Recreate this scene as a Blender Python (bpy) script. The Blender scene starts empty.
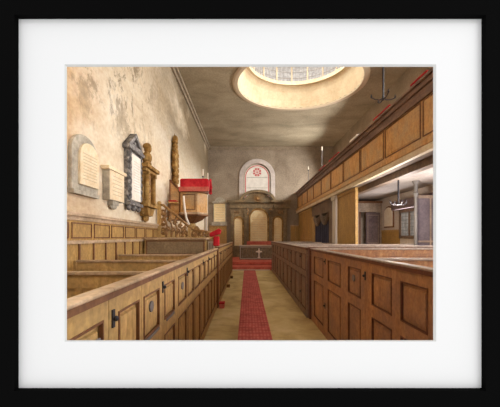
import bpy, bmesh, math, random
from mathutils import Vector
random.seed(7)
C = bpy.context.scene.collection
PI = math.pi
sc = bpy.context.scene

# ---------------------------------------------------------------- camera, world, lights, exposure
cam_d = bpy.data.cameras.new('camera'); cam = bpy.data.objects.new('camera', cam_d); C.objects.link(cam)
cam.location = (0, 0, 1.6); cam.rotation_euler = (PI/2, 0, 0)
cam_d.sensor_width = 36; cam_d.lens = 36*320/500
cam_d.shift_x = 3/500; cam_d.shift_y = 33.5/500
cam_d.clip_start = 0.05; cam_d.clip_end = 200
sc.camera = cam
sc.view_settings.view_transform = 'Standard'; sc.view_settings.look = 'None'
sc.view_settings.exposure = 0; sc.view_settings.gamma = 1; sc.view_settings.use_curve_mapping = False
w = bpy.data.worlds.new('world'); sc.world = w; w.use_nodes = True
w.node_tree.nodes['Background'].inputs[0].default_value = (1, 1, 1, 1)
w.node_tree.nodes['Background'].inputs[1].default_value = 0.93

def area(name, loc, rot, sx, sy, power, col, spread=PI):
    l = bpy.data.lights.new(name, 'AREA'); l.shape = 'RECTANGLE'; l.size = sx; l.size_y = sy
    l.energy = power; l.color = col; l.spread = spread
    o = bpy.data.objects.new(name, l); C.objects.link(o); o.location = loc; o.rotation_euler = rot
    return o
# daylight over the framed mount, from upper right
area('room_light', (2.6, -1.6, 3.6), (math.radians(50), 0, math.radians(52)), 1.6, 1.6, 26, (1, 1, 1))
# daylight of the ceiling lantern
l = area('lantern_light', (1.95, 12.0, 9.22), (0, 0, 0), 2.8, 2.8, 170, (1, .97, .93)); l.data.shape = 'DISK'
# fill light from unseen windows added above the gallery on the right, five bays
for yy in (3.4, 7.0, 10.6, 14.2, 17.8):
    area('gallery_fill_light', (5.40, yy, 5.45), (0, PI/2-.3, 0), 1.55, 1.5, {3.4: 110, 7.0: 120, 10.6: 150, 14.2: 240, 17.8: 380}[yy], (1, .985, .97), math.radians(150))
# side fill for the dim aisle, set at added unseen windows
for yy in (2.0, 4.6, 7.2):
    area('aisle_fill_light', (5.42, yy, 2.3), (0, PI/2, 0), .9, 1.3, 90, (.93, .93, 1))
area('aisle_end_fill', (3.95, 1.12, 2.2), (-math.radians(88), 0, 0), 1.0, 1.1, 300, (.97, .96, 1))  # extra fill at an added entrance-wall window, brightens the aisle
area('lattice_window_light', (5.40, 10.75, 2.07), (0, PI/2, 0), .8, 1.1, 60, (.97, .96, 1))
# soft fill through added, unseen windows high in the entrance wall
for xx in (-1.5, 1.2, 3.9):
    area('west_fill_light', (xx, 1.12, 5.3), (-math.radians(78), 0, 0), 1.5, 2.4, 640 if xx < 0 else 380, (1, .985, .97))

# ---------------------------------------------------------------- materials
def lin(c):
    return tuple(((v/255)/12.92 if v/255 <= .04045 else ((v/255+.055)/1.055)**2.4) for v in c) + (1,)
def mat_base(name, rough=.7, spec=.25):
    m = bpy.data.materials.new(name); m.use_nodes = True
    b = m.node_tree.nodes['Principled BSDF']
    b.inputs['Roughness'].default_value = rough
    b.inputs['Specular IOR Level'].default_value = spec
    return m, m.node_tree, b
def flat(name, c, rough=.6, spec=.3, metal=0, emit=0):
    m, t, b = mat_base(name, rough, spec)
    b.inputs['Base Color'].default_value = lin(c); b.inputs['Metallic'].default_value = metal
    if emit:
        b.inputs['Emission Color'].default_value = lin(c); b.inputs['Emission Strength'].default_value = emit
    return m
def noise(t, scale, sv=(1, 1, 1), detail=4, rough=.6, loc=(0, 0, 0), dist=0):
    g = t.nodes.new('ShaderNodeNewGeometry'); mp = t.nodes.new('ShaderNodeMapping')
    mp.inputs['Scale'].default_value = sv; mp.inputs['Location'].default_value = loc
    n = t.nodes.new('ShaderNodeTexNoise'); n.inputs['Scale'].default_value = scale
    n.inputs['Detail'].default_value = detail; n.inputs['Roughness'].default_value = rough; n.inputs['Distortion'].default_value = dist
    t.links.new(g.outputs['Position'], mp.inputs['Vector']); t.links.new(mp.outputs[0], n.inputs['Vector'])
    return n.outputs['Fac']
def ramp(t, fac, stops):
    r = t.nodes.new('ShaderNodeValToRGB'); t.links.new(fac, r.inputs[0])
    e = r.color_ramp.elements
    while len(e) < len(stops): e.new(.5)
    for i, (p, c) in enumerate(stops): e[i].position = p; e[i].color = lin(c) if max(c) > 1 else (c[0], c[0], c[0], 1)
    return r.outputs[0]
def mix(t, fac, a, b, mode='MIX'):
    m = t.nodes.new('ShaderNodeMix'); m.data_type = 'RGBA'; m.blend_type = mode
    if isinstance(fac, (int, float)): m.inputs[0].default_value = fac
    else: t.links.new(fac, m.inputs[0])
    for i, v in ((6, a), (7, b)):
        if isinstance(v, tuple): m.inputs[i].default_value = lin(v)
        else: t.links.new(v, m.inputs[i])
    return m.outputs[2]
def bump(t, b, fac, s=.15, d=.02):
    n = t.nodes.new('ShaderNodeBump'); n.inputs['Strength'].default_value = s; n.inputs['Distance'].default_value = d
    t.links.new(fac, n.inputs['Height']); t.links.new(n.outputs[0], b.inputs['Normal'])
def wood(name, dark, mid, light, sv=(6, 6, 1), rough=.55, blot=None, spec=.3):
    m, t, b = mat_base(name, rough, spec)
    g = noise(t, 3.5, sv, 6, .65, dist=.6); col = ramp(t, g, [(.32, dark), (.5, mid), (.7, light)])
    bl = noise(t, 1.7, (1, 1, 1), 5, .65, (3, 1, 5))
    f = ramp(t, bl, [(.42, (0, 0, 0)), (.62, (1, 1, 1))])
    col = mix(t, f, col, blot or dark)
    fi = noise(t, 24, (1, 1, 1), 3, .6, (9, 1, 2))
    col = mix(t, .35, col, ramp(t, fi, [(.35, (112, 106, 98)), (.65, (200, 192, 178))]), 'OVERLAY')
    t.links.new(col, b.inputs['Base Color']); bump(t, b, g, .05)
    return m
def blotch(name, cols, scale=1.2, sv=(1, 1, 1), rough=.85, fine=.3, loc=(0, 0, 0), spec=.15):
    m, t, b = mat_base(name, rough, spec)
    n = len(cols); g = noise(t, scale, sv, 6, .62, loc, .4)
    col = ramp(t, g, [(.3+.4*i/(n-1), c) for i, c in enumerate(cols)])
    fi = noise(t, 14, (1, 1, 1), 5, .7, (2, 7, 1))
    col = mix(t, fine, col, ramp(t, fi, [(.35, (98, 92, 80)), (.65, (232, 226, 215))]), 'OVERLAY')
    t.links.new(col, b.inputs['Base Color']); bump(t, b, fi, .1)
    return m

M = {}
M['black'] = flat('black_lacquer', (11, 11, 11), .9, .02)
M['mat'] = flat('white_mount_board', (247, 247, 247), .95, 0)
M['matcore'] = flat('grey_board_core', (222, 222, 220), .95, 0)
M['white_wall'] = flat('white_paint', (240, 240, 238), .9, .1)
M['wl'] = wood('golden_oak', (176, 140, 82), (200, 165, 104), (216, 184, 126), (5, 5, 1.5), blot=(184, 152, 98))
M['wlcap'] = wood('pale_oak_cap', (176, 150, 118), (204, 178, 146), (222, 200, 170), (2, 1, 6))
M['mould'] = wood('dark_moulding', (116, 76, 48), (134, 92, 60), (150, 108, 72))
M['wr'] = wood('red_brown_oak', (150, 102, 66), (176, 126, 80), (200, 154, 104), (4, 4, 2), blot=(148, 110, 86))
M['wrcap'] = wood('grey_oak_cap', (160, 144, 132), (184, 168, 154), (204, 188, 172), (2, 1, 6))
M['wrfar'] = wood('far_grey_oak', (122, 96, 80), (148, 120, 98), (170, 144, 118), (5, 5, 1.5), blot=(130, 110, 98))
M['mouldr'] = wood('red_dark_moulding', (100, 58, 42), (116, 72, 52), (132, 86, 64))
M['worn'] = flat('worn_grey_patch', (128, 120, 116), .8)
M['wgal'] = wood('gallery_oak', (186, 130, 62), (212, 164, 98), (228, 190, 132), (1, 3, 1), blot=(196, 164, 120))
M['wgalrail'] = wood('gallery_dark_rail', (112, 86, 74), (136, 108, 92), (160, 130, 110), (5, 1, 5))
M['galcorn'] = wood('gallery_pale_cornice', (218, 202, 176), (232, 218, 194), (242, 232, 212), (5, 1, 5))
M['wain'] = wood('wainscot_ochre', (160, 122, 62), (190, 152, 88), (208, 172, 108), blot=(176, 140, 84))
M['walnut'] = wood('dark_olive_walnut', (116, 98, 72), (146, 126, 94), (174, 152, 116), (3, 3, 3), blot=(120, 104, 80))
M['dusk'] = wood('dusk_brown', (112, 94, 80), (134, 114, 98), (154, 132, 112))
M['iron'] = flat('dark_iron', (50, 46, 50), .5, .4)
M['glazbar'] = flat('pale_glazing_bar', (168, 160, 152), .7)
M['ironlt'] = flat('grey_iron', (96, 90, 84), .5, .4)
M['gilt'] = blotch('gilded_scroll', [(104, 72, 38), (146, 106, 58), (186, 146, 94)], 9, spec=.4, rough=.5)
M['goldstone'] = blotch('golden_stone', [(110, 80, 42), (152, 116, 64), (196, 162, 104)], 4)
M['greystone'] = blotch('grey_stone', [(156, 148, 134), (176, 168, 152), (194, 186, 170)], 3)
M['blackmarble'] = blotch('veined_black_marble', [(74, 72, 74), (118, 114, 112), (190, 184, 176)], 12, rough=.5)
M['cream'] = blotch('cream_slab', [(222, 200, 164), (234, 214, 182), (242, 226, 198)], 2.5)
M['tabletcream'] = blotch('yellow_cream_tablet', [(236, 210, 160), (244, 222, 178), (250, 234, 198)], 2.5)
M['whitemarble'] = blotch('white_marble', [(226, 212, 196), (238, 228, 214), (244, 238, 228)], 2.5)
M['ink'] = flat('cut_inscription', (206, 184, 150), .9)
M['inkpale'] = flat('pale_inscription', (206, 196, 182), .9)
M['red'] = blotch('red_cloth', [(156, 26, 36), (186, 38, 46), (208, 66, 66)], 4, fine=.15)
M['redstep'] = blotch('red_step_carpet', [(176, 80, 68), (196, 100, 86), (206, 122, 104)], 3, fine=.2)
M['paper'] = flat('white_paper', (236, 226, 212), .9)
M['palepaint'] = flat('pale_stone_paint', (204, 192, 176), .8)
M['curtain'] = wood('blue_black_cloth', (42, 42, 66), (58, 58, 84), (74, 72, 98), (14, 14, 1))
M['purple'] = blotch('purple_grey_board', [(96, 82, 86), (112, 98, 100), (128, 112, 112)], 2)
M['candle'] = flat('candle_wax', (240, 232, 214), .5)
M['ceil'] = blotch('aged_ceiling', [(144, 134, 112), (164, 153, 130), (180, 168, 144)], .7, (1, 1.6, 1), fine=.25)
M['cove'] = blotch('cream_cove', [(206, 184, 150), (220, 202, 170), (230, 216, 188)], 1.3, fine=.15)
M['covedge'] = flat('pale_cove_rim', (206, 188, 160), .8)
M['backwall'] = blotch('grey_taupe_wall', [(136, 122, 106), (154, 140, 123), (172, 158, 140)], .9, fine=.3)
M['rightwall'] = blotch('grey_lilac_wall', [(190, 180, 174), (206, 196, 190), (220, 210, 202)], .9, fine=.2)
M['cornice'] = blotch('grey_cornice', [(140, 126, 108), (160, 146, 126), (176, 162, 140)], 3)
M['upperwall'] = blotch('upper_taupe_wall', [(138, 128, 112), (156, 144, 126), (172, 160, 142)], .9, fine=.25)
M['porch'] = blotch('grey_brown_porch', [(146, 130, 116), (164, 148, 134), (182, 166, 150)], 2)
M['partboard'] = blotch('dull_purple_board', [(76, 66, 70), (86, 76, 80), (98, 88, 90)], 2)
M['deskpanel'] = wood('worn_desk_panel', (138, 116, 86), (158, 136, 104), (176, 154, 122))
M['altarcloth'] = blotch('mottled_grey_frontal', [(92, 86, 74), (118, 110, 96), (148, 140, 124)], 9)
M['soffit'] = blotch('gallery_soffit', [(140, 130, 126), (156, 146, 140), (170, 160, 152)], 1.2, fine=.2)

# left wall plaster: cream, orange damp near the entrance, dark streaks hanging from the top
m, t, b = mat_base('stained_shaded_plaster', .9, .1); M['leftwall'] = m
g = t.nodes.new('ShaderNodeNewGeometry'); sp = t.nodes.new('ShaderNodeSeparateXYZ'); t.links.new(g.outputs['Position'], sp.inputs[0])
col = ramp(t, noise(t, 1.0, (1, .4, 1), 6, .6, dist=.5), [(.3, (200, 180, 150)), (.48, (222, 206, 180)), (.7, (238, 228, 210))])
def mapr(v, a, bb):
    n = t.nodes.new('ShaderNodeMapRange'); n.inputs[1].default_value = a; n.inputs[2].default_value = bb
    t.links.new(v, n.inputs[0]); return n.outputs[0]
def mul(a, bb):
    n = t.nodes.new('ShaderNodeMath'); n.operation = 'MULTIPLY'
    for i, v in enumerate((a, bb)):
        if isinstance(v, (int, float)): n.inputs[i].default_value = v
        else: t.links.new(v, n.inputs[i])
    n.use_clamp = True
    return n.outputs[0]
damp = mul(mapr(sp.outputs[1], 5.8, 4.3), ramp(t, noise(t, 1.6, (1, .6, .8), 5, .6, (4, 2, 0)), [(.35, (.25, 0, 0)), (.6, (.9, 0, 0))]))
col = mix(t, damp, col, (198, 160, 112))
strk = mul(ramp(t, noise(t, 1.9, (1, .8, .7), 8, .8, (1, 0, 7), .3), [(.52, (0, 0, 0)), (.58, (1, 1, 1))]), mul(mapr(sp.outputs[2], 3.0, 4.6), mapr(sp.outputs[1], 9.5, 7.0)))
col = mix(t, mul(strk, .75), col, (120, 100, 72))
far = mul(mapr(sp.outputs[1], 7.6, 11.0), ramp(t, noise(t, .8, (1, .35, .6), 5, .55, (1, 5, 7), .3), [(.25, (0, 0, 0)), (.46, (1, 1, 1))]))  # shade of the far upper corner, painted into the plaster as a brown tone
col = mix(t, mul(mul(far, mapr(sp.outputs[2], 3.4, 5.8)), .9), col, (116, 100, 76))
fi = noise(t, 14, (1, .5, .8), 5, .7); col = mix(t, .25, col, ramp(t, fi, [(.35, (100, 92, 80)), (.65, (230, 224, 215))]), 'OVERLAY')
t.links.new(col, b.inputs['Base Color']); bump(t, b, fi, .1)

# floor: ochre flags, worn and dirty
m, t, b = mat_base('ochre_floor', .8, .2); M['floor'] = m
col = ramp(t, noise(t, 1.3, (1, .8, 1), 6, .65, dist=.5), [(.3, (160, 134, 84)), (.5, (194, 168, 114)), (.7, (212, 190, 142))])
ct = ramp(t, noise(t, 2.2, (.5, 2.5, 1), 6, .7, (3, 3, 0)), [(.55, (0, 0, 0)), (.7, (1, 1, 1))])
col = mix(t, mul(ct, .5), col, (112, 88, 56)); t.links.new(col, b.inputs['Base Color'])
# carpet: red with a woven dotted pattern
m, t, b = mat_base('red_runner', .95, .05); M['carpet'] = m
g = t.nodes.new('ShaderNodeNewGeometry'); mp = t.nodes.new('ShaderNodeMapping'); mp.inputs['Scale'].default_value = (18, 6, 0)
v = t.nodes.new('ShaderNodeTexVoronoi'); v.inputs['Scale'].default_value = 1; v.inputs['Randomness'].default_value = .25
t.links.new(g.outputs['Position'], mp.inputs[0]); t.links.new(mp.outputs[0], v.inputs['Vector'])
col = ramp(t, v.outputs['Distance'], [(.1, (208, 128, 116)), (.4, (192, 100, 92)), (.7, (180, 86, 80))])
col = mix(t, .4, col, ramp(t, noise(t, 3, (1, 1, 1), 5), [(.35, (90, 80, 80)), (.65, (200, 190, 190))]), 'OVERLAY')
t.links.new(col, b.inputs['Base Color'])

def glass(name, c, e, c2=None, scale=5):
    m, t, b = mat_base(name, .4, .3)
    col = ramp(t, noise(t, scale, (1, 1, 1), 3), [(.35, c), (.65, c2 or c)])
    b.inputs['Base Color'].default_value = (.05, .05, .05, 1); t.links.new(col, b.inputs['Emission Color']); b.inputs['Emission Strength'].default_value = e
    return m
M['eastglass'] = glass('daylit_cream_glass', (240, 224, 204), .9, (226, 208, 188))
M['eastred'] = glass('daylit_red_glass', (196, 60, 56), .9)
M['lantglass'] = glass('daylit_lantern_glass', (216, 208, 198), .85, (170, 160, 152), 9)
M['aisleglass'] = glass('daylit_leaded_glass', (196, 186, 176), .6, (150, 140, 130), 6)

# ---------------------------------------------------------------- mesh tools
T_ID = lambda u, v, w: (u, v, w)                       # plain x, y, z
def T_L(c): return lambda u, v, w: (c+w, u, v)         # faces +x: u along depth, v up, w out
def T_R(c): return lambda u, v, w: (c-w, u, v)         # faces -x
def T_B(c): return lambda u, v, w: (u, c-w, v)         # faces the camera: u across, v up, w out
class MB:
    def __init__(s, T=T_ID): s.bm = bmesh.new(); s.T = T
    def P(s, u, v, w): return s.bm.verts.new(s.T(u, v, w))
    def F(s, vs):
        try: return s.bm.faces.new(vs)
        except ValueError: return None
    def box(s, u0, u1, v0, v1, w0, w1):
        a = [s.P(u, v, w) for w in (w0, w1) for v in (v0, v1) for u in (u0, u1)]
        for f in ((0, 1, 3, 2), (4, 5, 7, 6), (0, 1, 5, 4), (2, 3, 7, 6), (0, 2, 6, 4), (1, 3, 7, 5)): s.F([a[i] for i in f])
        return s
    def prism(s, pts, w0, w1, sc1=1.0):
        cu = sum(p[0] for p in pts)/len(pts); cv = sum(p[1] for p in pts)/len(pts)
        A = [s.P(u, v, w0) for u, v in pts]; B = [s.P(cu+(u-cu)*sc1, cv+(v-cv)*sc1, w1) for u, v in pts]
        s.F(A); s.F(B); n = len(pts)
        for i in range(n): s.F([A[i], A[(i+1) % n], B[(i+1) % n], B[i]])
        return s
    def ring(s, out, inn, w0, w1):
        n = len(out); L = [[s.P(u, v, w) for u, v in pl] for w in (w0, w1) for pl in (out, inn)]
        for i in range(n):
            j = (i+1) % n
            for a, c in ((0, 1), (2, 3), (0, 2), (1, 3)): s.F([L[a][i], L[a][j], L[c][j], L[c][i]])
        return s
    def rect_ring(s, u0, u1, v0, v1, t, w0, w1):
        s.box(u0, u1, v0, v0+t, w0, w1); s.box(u0, u1, v1-t, v1, w0, w1)
        s.box(u0, u0+t, v0+t, v1-t, w0, w1); s.box(u1-t, u1, v0+t, v1-t, w0, w1); return s
    def tube(s, pts, r, n=8, r2=None):
        P = [Vector(s.T(*p)) for p in pts]; rings = []; m = len(P)
        for i, p in enumerate(P):
            d = (P[min(i+1, m-1)]-P[max(i-1, 0)]).normalized()
            a = d.cross(Vector((0, 0, 1)));
            if a.length < .05: a = d.cross(Vector((0, 1, 0)))
            a.normalize(); bb = d.cross(a).normalized()
            if rings and a.dot(pa) < 0: a = -a; bb = -bb
            pa = a
            rr = r if r2 is None else r+(r2-r)*i/(m-1)
            rings.append([s.bm.verts.new(p+(a*math.cos(2*PI*k/n)+bb*math.sin(2*PI*k/n))*rr) for k in range(n)])
        for i in range(m-1):
            for k in range(n): s.F([rings[i][k], rings[i][(k+1) % n], rings[i+1][(k+1) % n], rings[i+1][k]])
        s.F(rings[0]); s.F(rings[-1]); return s
    def lathe(s, prof, c, n=16, ph=0):          # prof (r, z), world axes
        R = []
        for r, z in prof:
            R.append([s.bm.verts.new((c[0]+max(r, .001)*math.cos(2*PI*k/n+ph), c[1]+max(r, .001)*math.sin(2*PI*k/n+ph), z)) for k in range(n)])
        for i in range(len(R)-1):
            for k in range(n): s.F([R[i][k], R[i][(k+1) % n], R[i+1][(k+1) % n], R[i+1][k]])
        s.F(R[0]); s.F(R[-1]); return s
    def ball(s, c, r, n=10, m=7):
        rr = r if isinstance(r, tuple) else (r, r, r); R = []
        for i in range(m+1):
            th = PI*(i/m); th = max(.12, min(PI-.12, th))
            R.append([s.P(c[0]+rr[0]*math.sin(th)*math.cos(2*PI*k/n), c[1]+rr[1]*math.cos(th), c[2]+rr[2]*math.sin(th)*math.sin(2*PI*k/n)) for k in range(n)])
        for i in range(m):
            for k in range(n): s.F([R[i][k], R[i][(k+1) % n], R[i+1][(k+1) % n], R[i+1][k]])
        s.F(R[0]); s.F(R[-1]); return s
    def build(s, name, mat, parent=None, bevel=0, smooth=False):
        bmesh.ops.recalc_face_normals(s.bm, faces=s.bm.faces)
        vs = s.bm.verts
        if parent is None:
            lo = [min(v.co[i] for v in vs) for i in range(3)]; hi = [max(v.co[i] for v in vs) for i in range(3)]
            org = Vector(((lo[0]+hi[0])/2, (lo[1]+hi[1])/2, lo[2]))
        else:
            org = Vector((0, 0, 0)); p = parent
            while p: org = org+p.location; p = p.parent
        for v in vs: v.co -= org
        me = bpy.data.meshes.new(name); s.bm.to_mesh(me); s.bm.free()
        if smooth:
            for f in me.polygons: f.use_smooth = True
        o = bpy.data.objects.new(name, me); C.objects.link(o); me.materials.append(mat if not isinstance(mat, str) else M[mat])
        if parent: o.parent = parent
        else: o.location = org
        if bevel:
            bv = o.modifiers.new('bevel', 'BEVEL'); bv.width = bevel; bv.segments = 2; bv.limit_method = 'ANGLE'
        return o
def arch(u0, u1, v0, vs, vt=None, n=14):
    r = (u1-u0)/2; rv = r if vt is None else vt-vs; c = (u0+u1)/2
    return [(u0, v0), (u1, v0)]+[(c+r*math.cos(PI*i/n), vs+rv*math.sin(PI*i/n)) for i in range(n+1)]
def tag(o, label, cat, group=None):
    o['label'] = label; o['category'] = cat
    if group: o['group'] = group
    return o
def thing(name, label, cat, loc, group=None):
    o = bpy.data.objects.new(name, None); C.objects.link(o); o.location = loc; o.empty_display_size = .1
    return tag(o, label, cat, group)
def struct(o): o['kind'] = 'structure'; return o
def dup(root, loc):
    r = root.copy(); C.objects.link(r); r.location = loc
    for ch in list(root.children):
        c = ch.copy(); C.objects.link(c); c.parent = r
        for g in ch.children:
            d = g.copy(); C.objects.link(d); d.parent = c
    return r
def spiral(cu, cv, r0, turns, a0=0, sgn=1, w=0, n=22, shrink=.85):
    return [(cu+(r0*(1-shrink*i/n))*math.cos(a0+sgn*turns*2*PI*i/n), cv+(r0*(1-shrink*i/n))*math.sin(a0+sgn*turns*2*PI*i/n), w) for i in range(n+1)]

XL, XR, YB, ZC, XG, YF = -2.5, 5.5, 20.5, 7.36, 3.2, 1.06

# ---------------------------------------------------------------- room shell
struct(MB().box(XL-.2, XR+.2, .94, YB+.2, -.15, 0).build('floor', 'floor'))
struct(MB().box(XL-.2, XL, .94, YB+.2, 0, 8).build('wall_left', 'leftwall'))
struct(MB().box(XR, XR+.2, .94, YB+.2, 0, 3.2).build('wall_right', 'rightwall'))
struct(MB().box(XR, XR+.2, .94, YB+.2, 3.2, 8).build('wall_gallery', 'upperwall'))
# entrance wall with the opening the framed mount hangs over
HX0, HX1, HZ0, HZ1 = -.71, .73, 1.12, 2.27
b = MB(T_B(YF)); b.box(XL, HX0, 0, 8, 0, .12); b.box(HX1, XR, 0, 8, 0, .12); b.box(HX0, HX1, 0, HZ0, 0, .12); b.box(HX0, HX1, HZ1, 8, 0, .12)
struct(b.build('wall_front', 'white_wall'))
# back wall with an arched window opening
WX0, WX1, WZ0, WZS = -.22, 1.52, 3.9, 5.45
wc = (WX0+WX1)/2; wr = (WX1-WX0)/2
b = MB(T_B(YB+.25)); b.box(XL, WX0, 0, 8, 0, .25); b.box(WX1, XR, 0, 8, 0, .25); b.box(WX0, WX1, 0, WZ0, 0, .25)
n = 16; top = [(wc+wr*math.cos(PI-PI*i/n), WZS+wr*math.sin(PI-PI*i/n)) for i in range(n+1)]
for i in range(n):
    (u0, v0), (u1, v1) = top[i], top[i+1]; b.prism([(u0, v0), (u1, v1), (u1, 8), (u0, 8)], 0, .25)
struct(b.build('wall_back', 'backwall'))
# ceiling with round opening
OC = (1.95, 12.0); OR = 2.3
b = MB(); N = 48
inner = [(OC[0]+OR*math.cos(2*PI*i/N), OC[1]+OR*math.sin(2*PI*i/N)) for i in range(N)]
def rectray(a):
    dx, dy = math.cos(a), math.sin(a); ts = []
    if dx > 1e-6: ts.append((XR-OC[0])/dx)
    if dx < -1e-6: ts.append((XL-OC[0])/dx)
    if dy > 1e-6: ts.append((YB-OC[1])/dy)
    if dy < -1e-6: ts.append((.94-OC[1])/dy)
    t_ = min(ts); return (OC[0]+dx*t_, OC[1]+dy*t_)
outer = [rectray(2*PI*i/N) for i in range(N)]
b.ring(outer, inner, ZC, ZC+.1)
for cx, cy in ((XL, .94), (XR, .94), (XL, YB), (XR, YB)):   # corner fills
    a = math.atan2(cy-OC[1], cx-OC[0]) % (2*PI); i = int(a/(2*PI)*N); p, q = outer[i % N], outer[(i+1) % N]
    b.prism([p, q, (cx, cy)], ZC, ZC+.1)
struct(b.build('ceiling', 'ceil'))
struct(MB().box(XL-.2, XR+.2, .94, YB+.2, 9.6, 9.7).build('ceiling_roof', 'ceil'))
b = MB(); b.box(XL-.2, XR+.2, .94, 1.06, 8, 9.6).box(XL-.2, XR+.2, YB, YB+.2, 8, 9.6).box(XL-.2, XL, .94, YB+.2, 8, 9.6).box(XR, XR+.2, .94, YB+.2, 8, 9.6)
struct(b.build('wall_attic', 'ceil'))
# cornices
b = MB(T_L(XL)); b.box(YF, YB, ZC-.1, ZC, 0, .16); b.box(YF, YB, ZC-.22, ZC-.1, 0, .08)
struct(b.build('trim_1', 'cornice', bevel=.02))
b = MB(T_B(YB)); b.box(XL+.16, XR, ZC-.1, ZC, 0, .16); b.box(XL+.16, XR, ZC-.2, ZC-.1, 0, .08)
struct(b.build('trim_2', 'cornice', bevel=.02))
# ceiling lantern: flared cove, inner ring, glazed drum, cap
root = thing('ceiling_lantern', 'round cream ceiling lantern with glazed drum and moulded rim', 'skylight', (OC[0], OC[1], ZC-.02))
def annulus(prof, name, mat, N=64, smooth=False):
    b = MB(); R = []
    for r, z in prof: R.append([b.bm.verts.new((OC[0]+r*math.cos(2*PI*k/N), OC[1]+r*math.sin(2*PI*k/N), z)) for k in range(N)])
    for i in range(len(R)):
        j = (i+1) % len(R)
        for k in range(N): b.F([R[i][k], R[i][(k+1) % N], R[j][(k+1) % N], R[j][k]])
    return b.build(name, mat, root, smooth=smooth)
annulus([(OR, ZC+.01), (OR, ZC-.05), (OR+.12, ZC-.05), (OR+.2, ZC-.03), (OR+.2, ZC+.01)], 'outer_rim', 'covedge')
annulus([(OR, ZC), (OR-.05, ZC+.3), (OR-.14, ZC+.62), (OR-.26, ZC+.88), (OR-.26, ZC+.96), (OR+.15, ZC+.96), (OR+.15, ZC)], 'cove', 'cove')
annulus([(OR-.38, ZC+.86), (OR-.38, ZC+1.0), (OR-.26, ZC+1.06), (OR-.2, ZC+1.06), (OR-.2, ZC+.88)], 'inner_ring', 'cove')
annulus([(OR-.34, ZC+.9), (OR-.34, ZC+1.9), (OR-.3, ZC+1.9), (OR-.3, ZC+.9)], 'drum_glazing', 'lantglass')
annulus([(OR-.42, ZC+1.9), (OR-.42, ZC+2.0), (OR-.2, ZC+2.0), (OR-.2, ZC+1.9)], 'drum_head', 'cove')
for k in range(18):
    a = 2*PI*(k+.5)/18; r = OR-.36; x, y = OC[0]+r*math.cos(a), OC[1]+r*math.sin(a)
    MB().tube([(x, y, ZC+.88), (x, y, ZC+1.92)], .035, 6).build('mullion', 'covedge', root)
b = MB()
for zz in (1.15, 1.4, 1.65):
    for k in range(36):
        a0, a1 = 2*PI*k/36, 2*PI*(k+1)/36; r = OR-.35
        b.tube([(OC[0]+r*math.cos(a0), OC[1]+r*math.sin(a0), ZC+zz), (OC[0]+r*math.cos(a1), OC[1]+r*math.sin(a1), ZC+zz)], .012, 4)
for k in range(72):
    a = 2*PI*k/72; r = OR-.35; x, y = OC[0]+r*math.cos(a), OC[1]+r*math.sin(a); b.tube([(x, y, ZC+.9), (x, y, ZC+1.9)], .009, 4)
b.build('glazing_bars', 'glazbar', root)
MB().lathe([(OR-.2, ZC+2.0), (OR-.5, ZC+2.15), (.1, ZC+2.2)], OC, 48).build('cap', 'cove', root)

# east window
root = thing('arched_east_window', 'round-headed east window with red border and red cross roundel', 'window', (wc, YB+.12, WZ0))
I = arch(WX0+.06, WX1-.06, WZ0+.02, WZS); 
def inset(u, vtop=0): return arch(WX0+u, WX1-u, WZ0+.02+u*0, WZS)
b = MB(T_B(YB)); b.ring(arch(WX0-.28, WX1+.28, WZ0-.1, WZS), arch(WX0, WX1, WZ0-.1, WZS), 0.002, .05)
b.build('architrave', 'rightwall', root)
b = MB(T_B(YB+.14)); b.ring(inset(.0), inset(.07), 0, .03); b.build('outer_frame', 'greystone', root)
b = MB(T_B(YB+.14)); b.ring(inset(.1), inset(.155), -.01, .02); b.build('border', 'eastred', root)
b = MB(T_B(YB+.15)); b.prism(inset(.07), -.01, .01); b.build('pane', 'eastglass', root)
b = MB(T_B(YB+.14)); b.box(WX0+.2, WX1-.2, 5.42, 5.45, .004, .012); b.box(WX0+.2, WX1-.2, 4.75, 4.78, .004, .012); b.box(WX0+.45, WX1-.45, 6.05, 6.07, .004, .012)
b.build('saddle_bars', 'greystone', root)
b = MB(T_B(YB+.14)); rc = (wc, 5.78)
for k in range(8):
    a0 = 2*PI*k/8+.1+PI/8*0; a1 = 2*PI*(k+1)/8-.1; p = [(rc[0]+.27*math.cos(a0+(a1-a0)*i/4), rc[1]+.27*math.sin(a0+(a1-a0)*i/4)) for i in range(5)]
    q = [(rc[0]+.13*math.cos(a1-(a1-a0)*i/4), rc[1]+.13*math.sin(a1-(a1-a0)*i/4)) for i in range(5)]
    b.prism(p+q, .005, .015)
b.box(rc[0]-.1, rc[0]+.1, rc[1]-.02, rc[1]+.02, .004, .02).box(rc[0]-.02, rc[0]+.02, rc[1]-.1, rc[1]+.1, .004, .02)
b.build('cross_roundel', 'eastred', root)

# unseen windows added as surrounds for the gallery, aisle and entrance-wall fill lights
wi = 1
def added_window(T, u0, u1, v0, v1):
    global wi
    b = MB(T); b.rect_ring(u0-.1, u1+.1, v0-.1, v1+.1, .1, 0, .07); b.box((u0+u1)/2-.02, (u0+u1)/2+.02, v0, v1, .01, .04)
    o = struct(b.build('window_added_%d' % wi, 'palepaint')); MB(T).box(u0, u1, v0, v1, .001, .008).build('pane', 'aisleglass', o); wi += 1
for yy in (3.4, 7.0, 10.6, 14.2, 17.8): added_window(T_R(XR), yy-.75, yy+.75, 4.65, 6.25)
for yy in (2.0, 4.6, 7.2): added_window(T_R(XR), yy-.65, yy+.65, 1.85, 2.75)
added_window(lambda u, v, w_: (u, YF+w_, v), 3.45, 4.45, 1.65, 2.75)
for xx in (-1.5, 1.2, 3.9): added_window(lambda u, v, w_: (u, YF+w_, v), xx-.75, xx+.75, 4.1, 6.5)

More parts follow.
